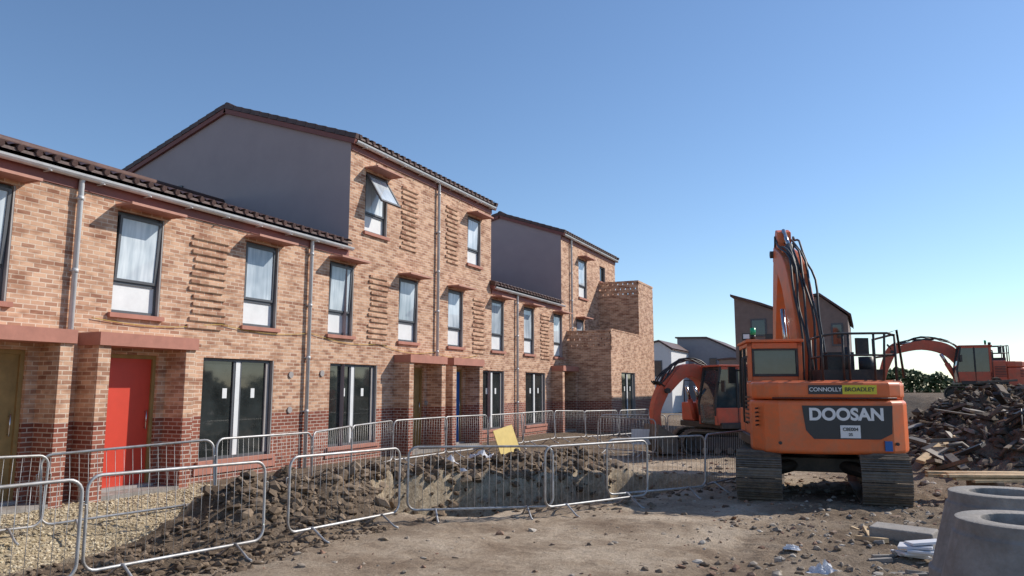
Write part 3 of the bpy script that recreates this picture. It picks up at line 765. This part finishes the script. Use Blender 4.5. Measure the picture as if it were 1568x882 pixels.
        text('BROADLEY',.1,(.415,-1.739,1.99),up,'char','owner_lettering',bold=.001)
        text('C8E004',.08,(.215,-1.79,1.30),up,'char','plate_lettering',bold=.001)
        text('25',.07,(.215,-1.79,1.21),up,'char','plate_lettering',bold=.001)
    return root
bk=[(0,0),(.25,.15),(.35,-.5),(.1,-1.0),(-.5,-1.1),(-.75,-.75),(-.55,-.35)]
excavator('tracked_excavator',(-.97,16.25,-.27),5,15,1.0,
   [(.75,1.6),(1.25,3.2),(2.05,4.55),(3.3,5.3)],[.5,.78,.72,.38],
   [(3.1,5.85),(3.35,5.25),(3.9,3.9),(4.3,2.5)],[.3,.66,.5,.32],
   [(4.3+p[0],2.5+p[1]) for p in bk],
   cyl=[((1.35,1.3),(1.95,3.8),(-.3,.3)),((1.55,4.6),(3.05,5.85))])
excavator('mini_excavator',(-3.75,24.2,gh(-3.75,24.2,False)),110,132,.9,
   [(.75,1.5),(1.15,2.6),(1.9,2.8),(2.6,2.15)],[.4,.5,.42,.28],
   [(2.3,2.7),(2.65,2.2),(2.95,1.5),(2.9,.9)],[.22,.38,.3,.22],
   [(2.9+p[0]*.8,.95+p[1]*.8) for p in bk],paint='orange2',detail=False,cyl=[((1.3,1.2),(1.6,2.3),(-.27,.27)),((1.4,3.0),(2.3,2.7))])
excavator('tracked_excavator',(5.3,43.5,gh(5.3,43.5,False)-.1),85,94,.92,
   [(.75,1.6),(1.6,2.75),(2.9,3.1),(4.4,2.75)],[.45,.6,.5,.32],
   [(4.1,3.2),(4.45,2.75),(4.9,1.6),(5.0,.8)],[.28,.5,.4,.28],
   [(5.0+p[0],1.0+p[1]*.8) for p in bk],paint='orange2',detail=False,cyl=[((1.35,1.3),(2.0,2.6),(-.27,.27)),((2.3,3.45),(4.0,3.15))])
# ---------------------------------------------------------------- manhole cones
def ring(name,loc,prof,n=48):
    mb=MB()
    for r_,z in prof:
        for i in range(n):
            a=2*math.pi*i/n; mb.v.append((r_*math.cos(a),r_*math.sin(a),z))
    for k in range(len(prof)-1):
        for i in range(n):
            j=(i+1)%n; mb.f.append((k*n+i,k*n+j,(k+1)*n+j,(k+1)*n+i)); mb.m.append(mb.mi('concrete')); mb.sm.append(True)
    ob=mb.obj(name); ob.location=loc
    md=ob.modifiers.new('b','BEVEL'); md.width=.012; md.segments=2; md.limit_method='ANGLE'; md.angle_limit=R(40)
    es=ob.modifiers.new('es','EDGE_SPLIT'); es.split_angle=R(30)
    return ob
cone=[(.50,0),(.62,0),(.62,.26),(.59,.28),(.45,.82),(.43,.84),(.43,.92),(.27,.92),(.27,.8),(.5,.2),(.50,0)]
g0=-.25
ring('concrete_manhole_cone',(.93,6.2,g0+.20),cone)
ring('concrete_manhole_cone',(1.02,7.75,g0+.2),cone)
ring('concrete_manhole_ring',(.90,6.2,g0-.04),[(.52,0),(.68,0),(.68,.23),(.52,.23),(.52,0)])
ring('concrete_manhole_ring',(1.02,7.75,g0-.1),[(.52,0),(.64,0),(.64,.29),(.52,.29),(.52,0)])
mb=MB(); mb.box(-.38,.38,-.2,.2,0,.2,'concrete'); o=mb.obj('concrete_kerb_block',bevel=.02); o.location=(.33,11.5,gh(.33,11.5,False)-.02); o.rotation_euler=(.03,.02,-.25)
mb=MB()
for i in range(5): mb.obox((random.uniform(-.1,.1),random.uniform(-.1,.1),.03+i*.04),(.36,.26,.03),'plastic',(random.uniform(-.1,.1),random.uniform(-.12,.12),random.uniform(-.5,.5)))
o=mb.obj('insulation_offcuts',bevel=.006); o.location=(.42,10.2,gh(.42,10.2,False))
def crumple(name,loc,s,k,seed,h=.3):
    mb=MB(); n=18
    for j in range(n):
        for i in range(n):
            u,v=i/(n-1)-.5,j/(n-1)-.5; d=max(0,1-(u*u+v*v)*4)
            mb.v.append((u*s[0]*(1+.3*noise.noise(Vector((v*4,u*3,seed))))+.05*noise.noise(Vector((u*7,v*7,seed))),v*s[1]*(1+.3*noise.noise(Vector((v*3,u*4,seed+1)))),d*h*(.6+noise.noise(Vector((u*6,v*6,seed+3)))+.4*noise.noise(Vector((u*14,v*14,seed+3))))+.01))
    for j in range(n-1):
        for i in range(n-1): mb.f.append((j*n+i,j*n+i+1,(j+1)*n+i+1,(j+1)*n+i)); mb.m.append(mb.mi(k)); mb.sm.append(False)
    o=mb.obj(name,recalc=False); o.location=loc; return o
crumple('plastic_sheet_scrap',(-.55,9.3,gh(-.55,9.3)),(.3,.25),'plastic',1,.12)
crumple('plastic_sheet_scrap',(-.6,7.6,gh(-.6,7.6)),(.25,.2),'plastic',5,.08)
crumple('plastic_sheet_scrap',(-.95,10.1,gh(-.95,10.1)),(.18,.14),'plastic',8,.06)
crumple('white_aggregate_sack',(-8.0,13.9,gh(-8.0,13.9)-.02),(1.1,.7),'plastic',2,.36)
crumple('white_aggregate_sack',(-7.7,15.0,gh(-7.7,15.0)-.02),(.9,.7),'plastic',9,.34)
mb=MB(); mb.obox((0,0,.45),(.85,.02,.95),'yellowsheet',(R(-16),0,0)); o=mb.obj('yellow_insulation_board'); o.location=(-9.55,20.2,gh(-9.5,20,False)-.1); o.rotation_euler=(0,R(-10),R(75))
mb=MB(); mb.obox((0,0,.55),(.8,.03,.45),'whitepanel'); mb.box(-.36,-.32,-.02,.02,0,.33,'steel'); mb.box(.32,.36,-.02,.02,0,.33,'steel'); o=mb.obj('white_site_sign'); o.location=(-6.1,22.4,gh(-6.1,22.4,False)); o.rotation_euler=(0,0,R(20))
mb=MB()
for i in range(11):
    mb.obox((random.uniform(-.3,.3),(i%6)*.14-.3,.35+.06*(i//6)),(3.9,.11,.045),'timber',(0,random.uniform(-.01,.01),random.uniform(-.05,.05)))
for xx in (-1.3,0,1.3): mb.obox((xx,0,.16),(.12,.95,.32),'darkwood')
o=mb.obj('timber_stack',bevel=.004); o.location=(3.0,16.6,gh(3.0,16.6,False)+.02); o.rotation_euler=(0,0,R(24))
mb=MB()
for i in range(170):
    a,b_,r_,h=random.choice(HEAPS[:2]+HEAPS[3:5]); x=a+random.uniform(-1,1)*r_; y=b_-random.uniform(-.2,1)*r_
    mb.obox((x,y,gh(x,y)+.06),(random.uniform(.3,1.8),random.uniform(.04,.22),random.uniform(.03,.09)),random.choice(['darkwood','track','concrete','timber','black','darkwood']),(random.uniform(-.4,.4),random.uniform(-.5,.5),random.uniform(0,3.1)))
for i in range(60):
    x=random.uniform(-.3,4.2); y=random.uniform(9,18)
    if x<1.7 and 13.2<y: continue
    mb.obox((x,y,gh(x,y)+.02),(random.uniform(.08,.5),random.uniform(.04,.14),random.uniform(.02,.06)),random.choice(['darkwood','timber','concrete','concrete']),(random.uniform(-.2,.2),random.uniform(-.2,.2),random.uniform(0,3.1)))
# bent reinforcement bars and pipe lengths on the heap
for i in range(26):
    a,b_,r_,h=random.choice(HEAPS[:2]); x=a+random.uniform(-.8,.8)*r_; y=b_-random.uniform(0,.9)*r_; z=gh(x,y); an=random.uniform(0,6.28); l=random.uniform(.5,1.2)
    mb.tube([(x,y,z),(x+math.cos(an)*l*.4,y+math.sin(an)*l*.4,z+.35*l),(x+math.cos(an+.5)*l,y+math.sin(an+.5)*l,z+.25*l)],random.choice([.012,.02,.05]),random.choice(['black','track','darkwood']),6)
mb.obj('demolition_debris',bevel=.005)
mb=MB()
for i in range(6): mb.box(i*.33,i*.33+.30,-.04+.05*(i%2),.03+.05*(i%2),0,1.45,'black')
o=mb.obj('steel_trench_sheets',bevel=.01); o.location=(4.6,18.0,gh(4.6,18,False)-.1); o.rotation_euler=(R(-8),R(3),R(-12))

# ---------------------------------------------------------------- distant buildings
def farhouse(name,x0,x1,y0,y1,zl,zr_,zm,k,wins=(),xm=None):
    e=empty(name); mb=MB(); xm=xm if xm is not None else (x0+x1)/2
    poly=[(x0,-.6),(x1,-.6),(x1,zr_),(xm,zm),(x0,zl)]
    mb.extr(poly,y0,y1,k,'y'); mb.obj('walls',e)
    mb=MB(); o=.15
    for (xa,za,xb,zb) in ((x0-o,zl-.05,xm,zm),(xm,zm,x1+o,zr_-.05)):
        mb.quad([(xa,y0-o,za+.03),(xb,y0-o,zb+.03),(xb,y1+o,zb+.03),(xa,y1+o,za+.03)],'tile'); mb.quad([(xa,y0-o,za+.03),(xb,y0-o,zb+.03),(xb,y0-o,zb+.14),(xa,y0-o,za+.14)],'tile'); mb.quad([(xa,y0-o,za+.14),(xb,y0-o,zb+.14),(xb,y1+o,zb+.14),(xa,y1+o,za+.14)],'tile')
    mb.obj('roof',e,recalc=False)
    if wins:
        mb=MB()
        for (a,b_,c,d) in wins:
            mb.box(a,b_,y0-.04,y0-.001,c,d,'frame'); mb.box(a+.07,b_-.07,y0-.055,y0-.041,c+.07,d-.07,'glass')
        mb.obj('windows',e)
    return e
farhouse('terraced_house',-14.9,-13.1,56,62,5.0,4.6,5.2,'palerender',[(-14.4,-13.8,2.6,3.8)])
farhouse('terraced_house',-14.2,-9.3,63,72,5.9,4.6,5.8,'slate',[(-11.6,-11.0,3.2,4.2)])
farhouse('brick_house',-10.3,-8.4,60,66,3.9,3.9,3.95,'farbrick')
farhouse('brick_house',-5.4,-3.0,36,44,6.0,5.0,5.5,'farbrick',[(-4.7,-4.0,4.1,4.9)])
farhouse('brick_house',-2.98,-.6,36.3,44,5.7,4.9,5.85,'farbrick',[(-1.3,-.8,3.6,4.6)],xm=-1.7)
def leafmass(name,x0,x1,yy,sl,hfun,n,s0,s1):
    mb=MB(); mi=mb.mi('leaf')
    for _ in range(n):
        x=random.uniform(x0,x1); y=yy+random.gauss(0,1.0)+(x-x0)*sl
        z=random.uniform(0,1)**.6*hfun(x); s=random.uniform(s0,s1)
        c=Vector((x,y,z)); a=Vector([random.gauss(0,1) for _ in range(3)]).normalized()*s; b_=a.orthogonal().normalized()*s*.6
        o=len(mb.v); mb.v+=[tuple(c+a),tuple(c+b_),tuple(c-a),tuple(c-b_)]; mb.f.append((o,o+1,o+2,o+3)); mb.m.append(mi); mb.sm.append(False)
    mb.obj(name,recalc=False)
leafmass('hedge',8,34,58,.1,lambda x:2.7+.6*noise.noise(Vector((x*.35,0,0)))+.3*noise.noise(Vector((x*1.7,4,0))),12000,.06,.2)
leafmass('distant_tree_line',-12,60,120,0,lambda x:3.6+1.4*noise.noise(Vector((x*.12,0,0)))+.7*noise.noise(Vector((x*.6,4,0))),12000,.15,.5)

# ---------------------------------------------------------------- light & camera
SAZ,SEL=43,36
d=Vector((math.sin(R(SAZ))*math.cos(R(SEL)),math.cos(R(SAZ))*math.cos(R(SEL)),math.sin(R(SEL))))
sun=bpy.data.lights.new('sun','SUN'); sun.energy=5.0; sun.angle=R(.5); sun.color=(1,.93,.83)
so=bpy.data.objects.new('sun',sun); scene.collection.objects.link(so); so.rotation_euler=d.to_track_quat('Z','Y').to_euler()
w=bpy.data.worlds.new('World'); scene.world=w; w.use_nodes=True; nt=w.node_tree
sky=nt.nodes.new('ShaderNodeTexSky'); sky.sky_type='NISHITA'; sky.sun_disc=False; sky.sun_elevation=R(SEL); sky.sun_rotation=R(SAZ)
sky.air_density=1.0; sky.dust_density=.1; sky.ozone_density=4.5
nt.links.new(sky.outputs[0],nt.nodes['Background'].inputs[0]); nt.nodes['Background'].inputs[1].default_value=.145
cam=bpy.data.cameras.new('camera'); cam.sensor_width=36; cam.lens=1150/1568*36; cam.clip_end=6000
co=bpy.data.objects.new('camera',cam); scene.collection.objects.link(co)
co.location=(0,0,1.75); co.rotation_euler=(R(90)+math.atan(153/1150),0,R(25.1)); scene.camera=co
